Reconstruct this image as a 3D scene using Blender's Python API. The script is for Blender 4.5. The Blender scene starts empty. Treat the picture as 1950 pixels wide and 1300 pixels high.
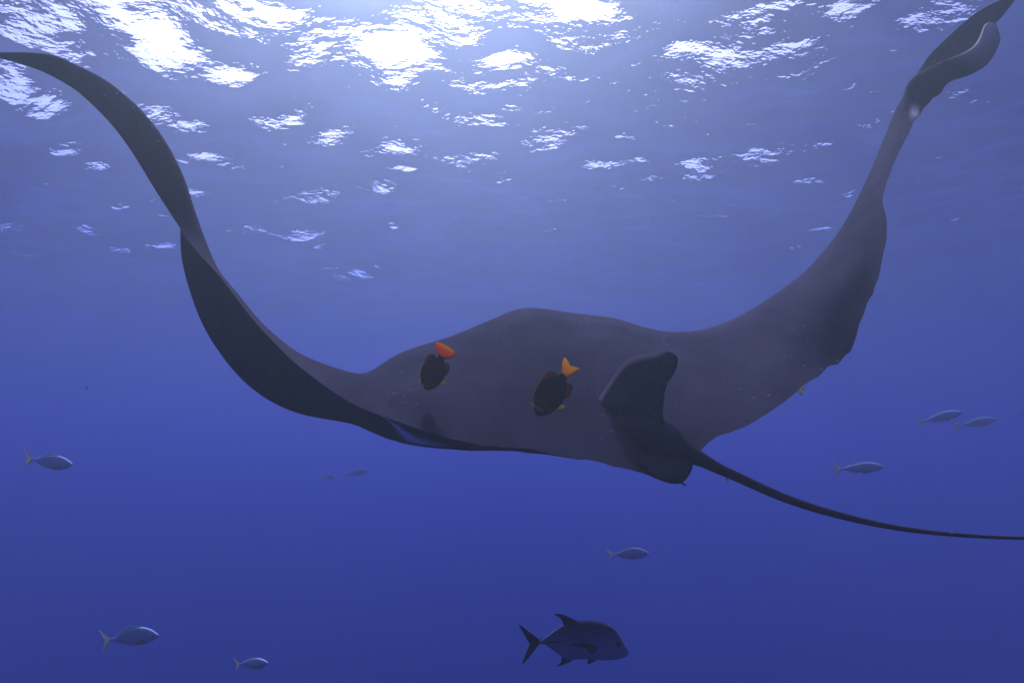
import bpy, bmesh, math, random
import numpy as np
from mathutils import Vector, Matrix

scene = bpy.context.scene
R = math.radians

# ------------------------------------------------------------------ camera
PITCH = R(11.5)          # the lens looks a little up towards the surface
F_PX = 1300.0            # focal length in photo pixels (1950 wide)
cam_data = bpy.data.cameras.new("camera")
cam_data.sensor_width = 36.0
cam_data.lens = 36.0 * F_PX / 1950.0
cam_data.clip_start = 0.05
cam_data.clip_end = 2000.0
cam = bpy.data.objects.new("camera", cam_data)
scene.collection.objects.link(cam)
cam.location = (0, 0, 0)
cam.rotation_euler = (R(90) + PITCH, 0, 0)
scene.camera = cam

# ------------------------------------------------------------------ sky and sun
SUN_EL, SUN_AZ = R(53.0), R(-9.0)      # azimuth from +Y, negative = to the left
world = bpy.data.worlds.new("World")
scene.world = world
world.use_nodes = True
wn, wl = world.node_tree.nodes, world.node_tree.links
wn.clear()
w_out = wn.new("ShaderNodeOutputWorld")
w_bg = wn.new("ShaderNodeBackground")
w_sky = wn.new("ShaderNodeTexSky")
w_sky.sky_type = 'NISHITA'
w_sky.sun_disc = False
w_sky.sun_elevation = SUN_EL
w_sky.sun_rotation = SUN_AZ
w_sky.air_density = 1.0
w_sky.dust_density = 5.0
w_sky.ozone_density = 0.3
w_bg.inputs["Strength"].default_value = 0.085
wl.new(w_sky.outputs[0], w_bg.inputs["Color"])
wl.new(w_bg.outputs[0], w_out.inputs["Surface"])

sun_data = bpy.data.lights.new("sun", 'SUN')
sun_data.energy = 5.0
sun_data.angle = R(8.0)                 # sunlight spread by the waves
sun_data.color = (1.0, 0.96, 0.90)
sun = bpy.data.objects.new("sun", sun_data)
scene.collection.objects.link(sun)
sd = Vector((math.sin(SUN_AZ) * math.cos(SUN_EL), math.cos(SUN_AZ) * math.cos(SUN_EL), math.sin(SUN_EL)))
sun.rotation_euler = sd.to_track_quat('Z', 'Y').to_euler()
sun.location = sd * 60

vs = scene.view_settings
vs.view_transform = 'Standard'
vs.look = 'None'
vs.exposure = 1.66
vs.gamma = 1.0
vs.use_curve_mapping = False

cy = scene.cycles
cy.use_denoising = True
cy.volume_bounces = 1
cy.max_bounces = 8
cy.transparent_max_bounces = 12
cy.glossy_bounces = 4
cy.sample_clamp_indirect = 4.0

C = scene.collection

# ------------------------------------------------------------------ helpers
CP, SP = math.cos(PITCH), math.sin(PITCH)
def P(x, y, d):
    """photo pixel + distance along the optical axis -> world point"""
    X = (x - 975.0) / F_PX * d
    Y = (650.0 - y) / F_PX * d
    return np.array((X, d * CP - Y * SP, d * SP + Y * CP))

def new_mat(name):
    m = bpy.data.materials.new(name)
    m.use_nodes = True
    return m, m.node_tree.nodes, m.node_tree.links, m.node_tree.nodes["Principled BSDF"]

def mesh_obj(name, verts, faces, mat, parent=None, smooth=True):
    me = bpy.data.meshes.new(name)
    me.from_pydata([tuple(map(float, v)) for v in verts], [], faces)
    me.update()
    if smooth:
        me.polygons.foreach_set("use_smooth", [True] * len(me.polygons))
    if mat is not None:
        me.materials.append(mat)
    o = bpy.data.objects.new(name, me)
    C.objects.link(o)
    if parent is not None:
        o.parent = parent
    return o

def thing(name, label, cat, loc, group=None):
    o = bpy.data.objects.new(name, None)
    o.empty_display_size = 0.1
    C.objects.link(o)
    o.location = loc
    o["label"] = label
    o["category"] = cat
    if group:
        o["group"] = group
    return o

# ------------------------------------------------------------------ water surface (seen from below)
SURF = 5.6
# wave trains: (slope, wavelength in metres, heading, phase)
WAVES = [
 (0.0398,0.69,1.353,3.08), (0.0373,1.13,2.935,-1.20), (0.0367,2.30,2.380,3.09), (0.0352,1.43,-0.238,2.18), (0.0341,1.07,-0.023,-2.33), (0.0337,1.70,0.726,0.83),
 (0.0330,1.79,2.208,0.72), (0.0325,0.99,0.140,2.16), (0.0308,0.94,1.582,-2.96), (0.0305,1.43,0.703,-2.88), (0.0300,2.47,1.295,0.26), (0.0299,0.75,1.323,0.14),
 (0.0298,2.37,2.034,-0.89), (0.0294,0.93,0.966,0.79), (0.0293,1.44,2.296,1.20), (0.0288,1.43,1.949,-1.13), (0.0284,0.99,0.996,0.48), (0.0273,2.41,2.728,-2.28),
 (0.0273,1.94,2.589,2.36), (0.0271,1.06,0.822,-0.19), (0.0269,1.89,2.596,1.44), (0.0266,0.98,1.201,-0.85), (0.0266,1.49,0.969,-2.31), (0.0263,1.49,1.644,-2.05),
 (0.0263,1.09,1.160,2.80), (0.0261,1.46,2.520,-0.90), (0.0260,0.69,1.310,-0.12), (0.0254,0.73,0.765,2.82), (0.0248,1.02,2.382,-0.30), (0.0244,1.25,1.858,-1.47),
 (0.0244,0.67,2.025,2.53), (0.0239,0.65,1.316,0.49), (0.0239,0.66,1.307,-2.56), (0.0236,0.89,0.769,-2.49), (0.0236,0.82,0.998,2.64), (0.0235,1.12,3.327,-1.44),
 (0.0231,0.97,1.407,-3.10), (0.0231,0.70,0.721,-1.69), (0.0228,0.55,1.601,0.07), (0.0226,0.90,1.496,-2.15), (0.0226,0.74,2.664,0.89), (0.0223,0.49,1.581,-1.48),
 (0.0221,0.80,2.093,1.20), (0.0220,2.29,2.087,-2.86), (0.0219,2.41,1.660,0.60), (0.0217,1.09,0.842,-1.27), (0.0214,0.96,1.118,1.19), (0.0213,1.29,1.022,2.31),
 (0.0212,1.12,1.833,1.63), (0.0211,0.57,1.081,0.75), (0.0208,0.54,2.058,-0.18), (0.0207,0.54,1.045,1.16), (0.0207,2.24,1.790,-1.45), (0.0204,0.71,1.835,-0.22),
 (0.0202,0.85,1.557,-1.24), (0.0202,0.61,1.224,-0.79), (0.0198,3.98,0.144,2.11), (0.0195,1.79,1.236,-1.58), (0.0194,0.79,2.150,-2.04), (0.0191,2.61,2.061,2.75),
 (0.0189,0.73,2.016,-0.45), (0.0188,1.43,1.526,-2.86), (0.0187,1.79,0.744,0.33), (0.0187,1.15,0.983,2.08), (0.0187,1.97,0.813,-0.27), (0.0186,1.26,3.016,2.08),
 (0.0186,2.41,1.817,0.29), (0.0185,1.61,2.741,1.90), (0.0185,1.01,2.205,1.16), (0.0184,1.15,2.783,-0.73), (0.0184,1.67,1.390,1.84), (0.0184,0.56,0.377,2.02),
 (0.0183,3.31,2.268,0.65), (0.0182,0.91,1.610,-1.87), (0.0181,0.81,1.330,2.76), (0.0180,0.97,0.631,-2.38), (0.0180,0.59,1.822,-1.04), (0.0179,0.78,1.186,2.10),
 (0.0179,1.11,2.408,0.87), (0.0179,0.45,1.694,2.94), (0.0178,0.79,2.236,1.10), (0.0178,1.56,0.233,-1.38), (0.0177,0.64,2.008,0.69), (0.0177,2.02,1.623,-1.74),
 (0.0176,2.94,1.040,1.44), (0.0176,1.76,1.538,1.08), (0.0175,1.80,1.547,1.82), (0.0174,0.59,1.961,2.49), (0.0174,0.53,1.561,-1.51), (0.0173,2.04,0.249,0.93),
 (0.0172,1.67,2.350,-2.78), (0.0171,0.62,1.408,-1.69), (0.0170,0.38,1.373,-2.06), (0.0168,1.95,0.128,1.65), (0.0166,3.66,2.134,2.83), (0.0165,0.40,1.072,-2.22),
 (0.0165,1.20,-1.269,-2.66), (0.0165,0.72,1.105,0.11), (0.0164,0.65,1.160,-1.99), (0.0164,1.16,0.706,2.19), (0.0160,1.40,1.465,-0.20), (0.0160,0.73,-0.343,-1.14),
 (0.0159,2.67,2.038,-2.35), (0.0158,1.13,1.271,2.50), (0.0158,2.94,1.934,3.07), (0.0158,1.58,1.215,-1.14), (0.0157,0.79,2.055,2.50), (0.0157,0.94,1.873,2.51),
 (0.0157,0.53,1.502,-2.45), (0.0156,2.76,0.678,-1.71), (0.0155,2.67,0.416,-0.01), (0.0155,1.29,1.961,-0.15), (0.0155,0.64,1.671,1.51), (0.0155,1.92,0.912,2.87),
 (0.0155,3.29,1.522,-0.12), (0.0154,0.77,0.423,-1.81), (0.0154,0.86,2.558,1.11), (0.0153,0.40,1.691,-1.44), (0.0152,0.39,0.016,0.66), (0.0151,2.40,0.088,0.07),
 (0.0149,1.11,0.451,-0.21), (0.0148,0.78,0.522,-3.09), (0.0148,1.54,1.957,2.60), (0.0147,1.52,1.327,-0.45), (0.0145,1.91,0.927,2.24), (0.0145,1.68,1.808,1.26),
 (0.0145,0.48,1.451,-1.03), (0.0144,1.20,2.995,-1.90), (0.0143,2.06,3.467,-2.37), (0.0143,2.39,2.324,-2.05), (0.0142,0.44,0.995,2.83), (0.0140,2.20,1.514,-1.42),
 (0.0140,0.69,2.711,0.82), (0.0138,5.34,1.199,3.00), (0.0137,2.78,2.492,2.24), (0.0137,1.06,0.653,0.29), (0.0136,0.66,0.024,0.49), (0.0136,2.15,1.962,2.92),
 (0.0135,3.10,0.901,-1.57), (0.0135,5.59,2.865,-0.29), (0.0134,2.40,0.566,2.80), (0.0134,1.26,2.616,-0.24), (0.0133,1.14,1.270,-2.92), (0.0133,2.95,1.606,-0.30),
 (0.0131,2.41,1.056,-0.81), (0.0130,0.57,1.753,-0.45), (0.0129,3.96,2.496,0.56), (0.0128,1.79,1.301,2.88), (0.0128,1.93,1.471,2.37), (0.0128,1.90,0.212,2.64),
 (0.0128,2.07,0.331,-0.88), (0.0128,1.32,1.286,2.25), (0.0128,0.43,0.566,-2.24), (0.0127,2.10,2.024,-1.62), (0.0127,0.51,2.687,1.91), (0.0127,1.15,1.287,1.49),
 (0.0127,3.53,2.463,-2.06), (0.0126,1.48,2.812,-1.04), (0.0125,0.52,1.122,-0.00), (0.0125,2.33,2.240,-2.81), (0.0125,0.61,1.284,2.31), (0.0125,1.50,1.458,-2.77),
 (0.0125,0.58,0.963,-0.83), (0.0125,1.48,3.132,-1.88), (0.0124,0.44,1.567,1.30), (0.0124,4.39,1.756,2.47), (0.0124,2.63,0.201,-1.90), (0.0123,0.48,1.417,0.44),
 (0.0122,0.98,2.750,-1.85), (0.0122,2.56,2.816,0.61), (0.0121,1.26,-0.273,0.19), (0.0120,0.69,2.455,3.02), (0.0119,2.21,1.218,0.15), (0.0119,2.85,1.352,-2.81),
 (0.0118,2.98,1.287,1.81), (0.0118,0.97,2.249,1.11), (0.0117,0.66,1.181,2.17), (0.0117,0.57,2.693,-3.02), (0.0116,1.16,1.698,-1.28), (0.0116,1.49,0.522,-1.18),
 (0.0115,2.48,1.454,-2.94), (0.0114,1.20,3.452,1.81), (0.0114,2.73,1.438,0.87), (0.0113,3.25,1.561,-0.42), (0.0113,1.06,1.357,-2.48), (0.0113,0.48,1.453,1.63),
 (0.0112,1.63,1.426,0.10), (0.0112,2.51,1.148,-2.96), (0.0112,3.32,1.592,-0.11), (0.0111,0.86,0.760,-0.16), (0.0111,0.49,1.806,-2.78), (0.0111,3.58,1.632,1.01),
 (0.0110,0.74,1.859,-1.49), (0.0110,3.14,2.410,-1.29), (0.0109,2.38,1.096,-2.21), (0.0109,1.55,-0.334,1.32), (0.0108,3.65,1.371,-1.91), (0.0108,2.22,1.667,0.50),
 (0.0108,0.86,1.356,-1.68), (0.0107,1.12,1.758,-2.69), (0.0107,2.79,1.768,-2.33), (0.0107,1.87,1.374,2.71), (0.0107,3.75,1.345,-0.79), (0.0106,1.67,1.883,-0.12),
 (0.0106,2.87,2.134,2.26), (0.0106,0.79,0.783,1.23), (0.0105,0.56,1.222,1.91), (0.0105,1.23,2.716,1.74), (0.0102,5.35,-0.044,1.43), (0.0101,0.83,2.418,-1.85),
 (0.0100,2.60,1.458,-1.83), (0.0100,1.79,1.179,-2.11), (0.0100,1.64,1.598,2.19), (0.0099,3.75,1.373,-1.46), (0.0099,0.86,1.704,-1.59), (0.0098,1.26,0.741,-0.08),
 (0.0098,1.20,1.722,2.22), (0.0097,2.27,1.475,0.15), (0.0097,2.37,0.827,0.16), (0.0097,0.40,1.563,2.52), (0.0095,0.48,1.085,1.18), (0.0095,2.88,0.371,0.32),
 (0.0094,2.35,0.134,-0.83), (0.0094,0.67,0.644,-2.10), (0.0092,0.67,1.237,-1.54), (0.0092,1.06,0.762,-1.74), (0.0092,4.17,1.774,1.73), (0.0091,0.82,2.327,-1.04),
 (0.0091,1.71,0.065,-1.94), (0.0091,3.72,1.653,1.47), (0.0090,0.41,0.539,-0.75), (0.0090,3.33,0.287,0.37), (0.0090,1.48,-0.069,2.74), (0.0090,5.65,1.607,-2.46),
 (0.0090,0.58,1.845,1.55), (0.0089,0.93,1.629,1.81), (0.0088,3.81,1.222,1.69), (0.0088,3.39,1.832,0.05), (0.0087,3.08,2.331,-2.16), (0.0087,2.96,1.751,-0.22),
 (0.0087,0.45,2.440,2.68), (0.0087,5.82,1.790,-2.20), (0.0086,0.54,-0.384,-0.89), (0.0086,1.24,2.483,-0.60), (0.0086,0.75,1.401,0.81), (0.0086,2.86,1.923,2.38),
 (0.0085,2.33,1.125,2.97), (0.0084,1.05,2.691,-1.40), (0.0084,0.99,1.359,-2.46), (0.0084,1.84,1.715,1.56), (0.0084,1.93,2.030,0.07), (0.0084,3.52,1.161,0.99),
 (0.0084,0.62,1.877,1.29), (0.0082,1.43,2.078,0.73), (0.0081,2.41,1.215,1.47), (0.0081,3.60,0.568,2.25), (0.0080,0.50,2.426,0.69), (0.0080,0.68,0.409,0.47),
 (0.0079,0.87,0.333,-0.18), (0.0079,3.36,0.270,0.64), (0.0078,0.95,0.263,-2.76), (0.0077,2.91,1.283,1.28), (0.0077,1.39,1.231,-2.05), (0.0076,2.67,1.461,-1.07),
 (0.0075,3.96,1.369,-0.45), (0.0075,0.95,1.011,0.18), (0.0075,1.37,1.132,-2.42), (0.0074,1.67,2.777,-2.44), (0.0074,0.39,1.054,-1.80), (0.0074,1.81,2.053,-2.83),
 (0.0074,2.35,1.140,2.66), (0.0074,3.80,0.548,2.65), (0.0073,1.24,0.978,1.22), (0.0073,0.48,0.427,0.77), (0.0073,2.15,2.136,1.26), (0.0072,0.66,1.270,0.41),
 (0.0071,2.13,0.278,0.22), (0.0071,1.60,1.280,-3.09), (0.0071,5.89,1.379,1.85), (0.0070,4.28,1.538,-1.96), (0.0070,2.18,1.050,-2.72), (0.0068,1.58,1.995,-1.50),
 (0.0068,0.67,1.910,-2.73), (0.0068,2.50,0.823,1.35), (0.0068,0.39,2.169,0.58), (0.0067,3.03,1.565,-0.39), (0.0067,0.60,2.248,2.16), (0.0067,0.68,2.474,0.45),
 (0.0067,0.87,0.164,2.02), (0.0066,5.53,2.241,-2.23), (0.0066,0.55,2.002,-2.75), (0.0066,5.36,1.351,1.19), (0.0065,3.22,1.614,-0.65), (0.0065,0.41,-0.016,-1.60),
 (0.0064,1.92,0.965,0.60), (0.0063,2.08,1.547,2.95), (0.0063,1.45,3.455,1.32), (0.0062,0.49,1.833,-2.74), (0.0062,5.11,0.362,2.38), (0.0060,0.38,2.226,-2.07),
 (0.0060,3.56,0.970,-0.59), (0.0060,4.48,1.577,-1.94), (0.0059,2.88,2.181,2.41), (0.0059,2.65,2.259,2.47), (0.0059,2.83,0.849,-1.74), (0.0059,1.85,1.476,-0.19),
 (0.0058,1.72,1.998,-0.15), (0.0058,1.09,1.983,2.78), (0.0057,2.12,0.397,-0.91), (0.0057,0.43,0.556,0.69), (0.0057,0.67,1.218,3.08), (0.0056,1.56,2.114,0.57),
 (0.0056,0.59,2.009,0.51), (0.0055,0.38,1.634,-1.83), (0.0055,1.31,1.066,-1.37), (0.0055,2.07,1.104,-3.09), (0.0054,4.83,1.655,-1.99), (0.0054,0.88,2.586,-1.55),
 (0.0053,5.41,-0.495,-0.57), (0.0053,2.91,1.339,-1.70), (0.0053,1.66,0.027,-0.81), (0.0052,2.16,1.071,2.84), (0.0052,1.36,0.453,-1.12), (0.0052,1.61,1.101,-2.81),
 (0.0051,1.05,1.372,1.39), (0.0051,0.55,1.753,2.32), (0.0050,0.64,2.107,-3.13), (0.0049,5.32,2.211,-2.99), (0.0049,0.47,1.383,-0.10), (0.0048,0.85,1.976,-1.71),
 (0.0048,5.45,1.939,-1.11), (0.0047,4.35,0.365,-1.11), (0.0046,4.21,0.838,-0.48), (0.0046,6.00,1.018,0.83), (0.0046,4.34,1.044,2.55), (0.0046,4.67,0.270,-1.23),
 (0.0046,0.86,1.107,-2.94), (0.0046,4.16,-1.000,2.71), (0.0045,4.97,0.376,2.10), (0.0045,4.27,0.814,-0.02), (0.0043,1.71,1.961,-0.56), (0.0043,0.52,0.887,0.24),
 (0.0043,2.77,2.272,-0.25), (0.0042,4.48,1.527,-1.10), (0.0041,3.94,0.804,-0.76), (0.0041,4.60,0.989,-1.90), (0.0040,2.72,0.836,-2.25), (0.0040,2.60,0.993,1.93),
 (0.0039,4.69,0.952,-0.98), (0.0039,0.47,2.330,-2.30), (0.0038,2.68,2.258,-3.08), (0.0038,0.44,2.084,3.10), (0.0038,2.96,1.182,-2.15), (0.0038,1.14,0.487,2.76),
 (0.0037,2.35,0.760,0.81), (0.0037,4.84,0.929,-0.36), (0.0037,4.90,0.941,-0.48), (0.0037,0.41,2.044,1.85), (0.0036,4.06,1.282,2.22), (0.0035,0.57,1.379,1.44),
 (0.0035,5.05,0.915,0.13), (0.0035,1.19,0.729,-0.14), (0.0034,3.65,1.019,-1.00), (0.0034,5.44,1.507,-2.18), (0.0034,0.44,1.878,2.29), (0.0034,4.26,1.276,-1.32),
 (0.0033,4.97,2.437,2.79), (0.0033,0.71,1.338,-1.00), (0.0033,4.05,2.714,-1.89), (0.0033,1.99,2.083,0.67), (0.0033,3.48,2.776,-3.02), (0.0033,5.40,0.627,3.11),
 (0.0033,1.62,1.969,-1.67), (0.0032,0.61,1.770,-1.39), (0.0032,0.81,0.571,0.53), (0.0031,3.21,1.782,-1.52), (0.0031,4.29,2.189,1.69), (0.0031,1.82,1.391,-0.07),
 (0.0031,0.53,0.037,0.40), (0.0030,0.48,1.831,0.52), (0.0030,5.19,0.642,2.57), (0.0029,5.45,0.605,-2.86), (0.0029,2.52,2.383,0.07), (0.0029,0.43,3.069,1.28),
 (0.0029,0.68,2.425,-1.38), (0.0028,3.99,0.707,1.20), (0.0027,1.72,2.550,-1.22), (0.0027,3.16,1.713,2.77), (0.0027,0.39,1.606,-0.02), (0.0026,5.16,1.552,2.82),
 (0.0025,4.45,0.511,-2.71), (0.0025,3.88,1.147,-2.48), (0.0025,3.17,1.643,-1.01), (0.0025,4.58,1.427,1.21), (0.0025,4.46,0.500,-2.48), (0.0025,4.32,-0.924,1.02),
 (0.0024,5.04,2.180,2.23), (0.0024,4.15,1.271,-2.56), (0.0024,0.53,1.600,1.76), (0.0024,4.61,1.498,0.14), (0.0022,2.47,1.771,0.17), (0.0022,0.46,2.700,1.00),
 (0.0021,5.14,1.504,-2.94), (0.0020,0.46,0.426,-0.57), (0.0019,4.37,2.245,2.76), (0.0019,4.22,2.018,-0.10), (0.0018,5.58,0.553,-1.81), (0.0018,3.48,0.729,-0.43),
 (0.0017,3.47,0.772,-2.77), (0.0015,4.83,0.538,2.69), (0.0015,4.67,1.365,-0.01), (0.0015,4.32,0.688,1.79), (0.0015,3.41,2.806,-1.87), (0.0013,0.68,3.262,-3.09),
 (0.0013,3.09,1.777,0.06), (0.0013,0.65,-0.086,1.47), (0.0008,3.34,0.764,2.51), (0.0005,2.03,2.082,-1.25), (0.0003,2.98,-0.429,-0.49), (0.0003,5.06,2.106,-3.09),
]

def axis(lo_fine, hi_fine, lo, hi, step, grow):
    mid = list(np.arange(lo_fine, hi_fine + 1e-6, step))
    s_ = step; up = [mid[-1]]
    while up[-1] < hi:
        s_ *= grow; up.append(up[-1] + s_)
    s_ = step; dn = [mid[0]]
    while dn[-1] > lo:
        s_ *= grow; dn.append(dn[-1] - s_)
    return np.array(dn[:0:-1] + mid + up[1:])
xs = axis(-11, 11, -180, 180, 0.085, 1.10)
ys = axis(4, 19, -110, 180, 0.085, 1.08)
GX, GY = np.meshgrid(xs, ys)
SPX, SPY = np.meshgrid(np.gradient(xs), np.gradient(ys))
spacing = np.maximum(SPX, SPY)
H = np.zeros_like(GX)
for sl, lam, th, ph in WAVES:
    if sl < 0.002:
        continue
    k_ = 2 * math.pi / lam
    fade = np.clip((lam / 3.0 - spacing) / (lam / 6.0), 0, 1)       # only waves the grid can carry
    H += sl / k_ * fade * np.sin(k_ * (math.cos(th) * GX + math.sin(th) * GY) + ph)
ny, nx = GX.shape
V = np.stack((GX.ravel(), GY.ravel(), (SURF + H).ravel()), 1)
idx = np.arange(nx * ny).reshape(ny, nx)
Fc = np.stack((idx[:-1, :-1], idx[:-1, 1:], idx[1:, 1:], idx[1:, :-1]), -1).reshape(-1, 4)
me = bpy.data.meshes.new("water_surface")
me.vertices.add(len(V)); me.vertices.foreach_set("co", V.astype(np.float32).ravel())
me.loops.add(Fc.size); me.loops.foreach_set("vertex_index", Fc.astype(np.int32).ravel())
me.polygons.add(len(Fc)); me.polygons.foreach_set("loop_start", np.arange(0, Fc.size, 4, dtype=np.int32))
me.polygons.foreach_set("use_smooth", np.ones(len(Fc), bool))
me.update(calc_edges=True)
water = bpy.data.objects.new("water_surface", me)
C.objects.link(water)
water["kind"] = "structure"
water["label"] = "rippled sea surface seen from below with white patches of sky"

m_surf = bpy.data.materials.new("sea_surface")
m_surf.use_nodes = True
n, l = m_surf.node_tree.nodes, m_surf.node_tree.links
n.clear()
out = n.new("ShaderNodeOutputMaterial")
tc = n.new("ShaderNodeTexCoord")
mp = n.new("ShaderNodeMapping"); mp.inputs["Rotation"].default_value = (0, 0, R(-15)); mp.inputs["Scale"].default_value = (0.8, 1.1, 1)
l.new(tc.outputs["Object"], mp.inputs["Vector"])
n1 = n.new("ShaderNodeTexNoise"); n1.inputs["Scale"].default_value = 5.0; n1.inputs["Detail"].default_value = 3.0; n1.inputs["Roughness"].default_value = 0.5
l.new(mp.outputs[0], n1.inputs["Vector"])
bp = n.new("ShaderNodeBump"); bp.inputs["Strength"].default_value = 1.0; bp.inputs["Distance"].default_value = 0.030
l.new(n1.outputs[0], bp.inputs["Height"])
fr = n.new("ShaderNodeFresnel"); fr.inputs["IOR"].default_value = 1.33
l.new(bp.outputs[0], fr.inputs["Normal"])
tr = n.new("ShaderNodeBsdfTransparent"); tr.inputs["Color"].default_value = (1, 1, 1, 1)
gl = n.new("ShaderNodeBsdfGlossy"); gl.inputs["Color"].default_value = (1, 1, 1, 1); gl.inputs["Roughness"].default_value = 0.16
l.new(bp.outputs[0], gl.inputs["Normal"])
mx = n.new("ShaderNodeMixShader")
l.new(fr.outputs[0], mx.inputs[0]); l.new(tr.outputs[0], mx.inputs[1]); l.new(gl.outputs[0], mx.inputs[2])
l.new(mx.outputs[0], out.inputs["Surface"])
me.materials.append(m_surf)

# ------------------------------------------------------------------ the body of water
TOP = SURF - 0.7
bm = bmesh.new()
bmesh.ops.create_cube(bm, size=1.0)
for v in bm.verts:
    v.co = Vector((v.co.x * 360, v.co.y * 280 + 40, TOP if v.co.z > 0 else -70.0))
hm = bpy.data.meshes.new("haze"); bm.to_mesh(hm); bm.free()
haze = bpy.data.objects.new("haze", hm); C.objects.link(haze)
haze["kind"] = "stuff"
haze["label"] = "clear deep blue sea water filling the open ocean"
m_h = bpy.data.materials.new("sea_water"); m_h.use_nodes = True
n, l = m_h.node_tree.nodes, m_h.node_tree.links
n.clear()
out = n.new("ShaderNodeOutputMaterial")
pv = n.new("ShaderNodeVolumePrincipled")
pv.inputs["Color"].default_value = (0.0005, 0.007, 0.175, 1)
pv.inputs["Density"].default_value = 0.105
pv.inputs["Anisotropy"].default_value = -0.2
pv.inputs["Absorption Color"].default_value = (0, 0.02, 0.58, 1)
pw = n.new("ShaderNodeVolumePrincipled")       # pale plankton and dust scatter forward
pw.inputs["Color"].default_value = (0.67, 0.765, 0.02, 1)
pw.inputs["Density"].default_value = 0.0245
pw.inputs["Anisotropy"].default_value = 0.84
pw.inputs["Absorption Color"].default_value = (0, 0, 0.9, 1)
ad = n.new("ShaderNodeAddShader")
l.new(pv.outputs[0], ad.inputs[0]); l.new(pw.outputs[0], ad.inputs[1])
l.new(ad.outputs[0], out.inputs["Volume"])
hm.materials.append(m_h)

# ------------------------------------------------------------------ splines
def catmull(pts, per, centripetal=True):
    """interpolating spline through pts (n,3); per = samples per span"""
    pts = np.asarray(pts, float)
    n_ = len(pts)
    ext = np.vstack((2 * pts[0] - pts[1], pts, 2 * pts[-1] - pts[-2]))
    res = []
    for i in range(n_ - 1):
        p0, p1, p2, p3 = ext[i:i + 4]
        t = [0.0]
        for a, b in ((p0, p1), (p1, p2), (p2, p3)):
            t.append(t[-1] + max(np.linalg.norm(b - a), 1e-6) ** 0.5)
        t0, t1, t2, t3 = t
        for k in range(per):
            u = t1 + (t2 - t1) * k / per
            A1 = (t1 - u) / (t1 - t0) * p0 + (u - t0) / (t1 - t0) * p1
            A2 = (t2 - u) / (t2 - t1) * p1 + (u - t1) / (t2 - t1) * p2
            A3 = (t3 - u) / (t3 - t2) * p2 + (u - t2) / (t3 - t2) * p3
            B1 = (t2 - u) / (t2 - t0) * A1 + (u - t0) / (t2 - t0) * A2
            B2 = (t3 - u) / (t3 - t1) * A2 + (u - t1) / (t3 - t1) * A3
            res.append((t2 - u) / (t2 - t1) * B1 + (u - t1) / (t2 - t1) * B2)
    res.append(pts[-1])
    return np.array(res)

def smooth1(a, it, keep_ends=True):
    a = a.copy()
    for _ in range(it):
        b = a.copy()
        b[1:-1] = 0.25 * a[:-2] + 0.5 * a[1:-1] + 0.25 * a[2:]
        a = b
    return a

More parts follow.
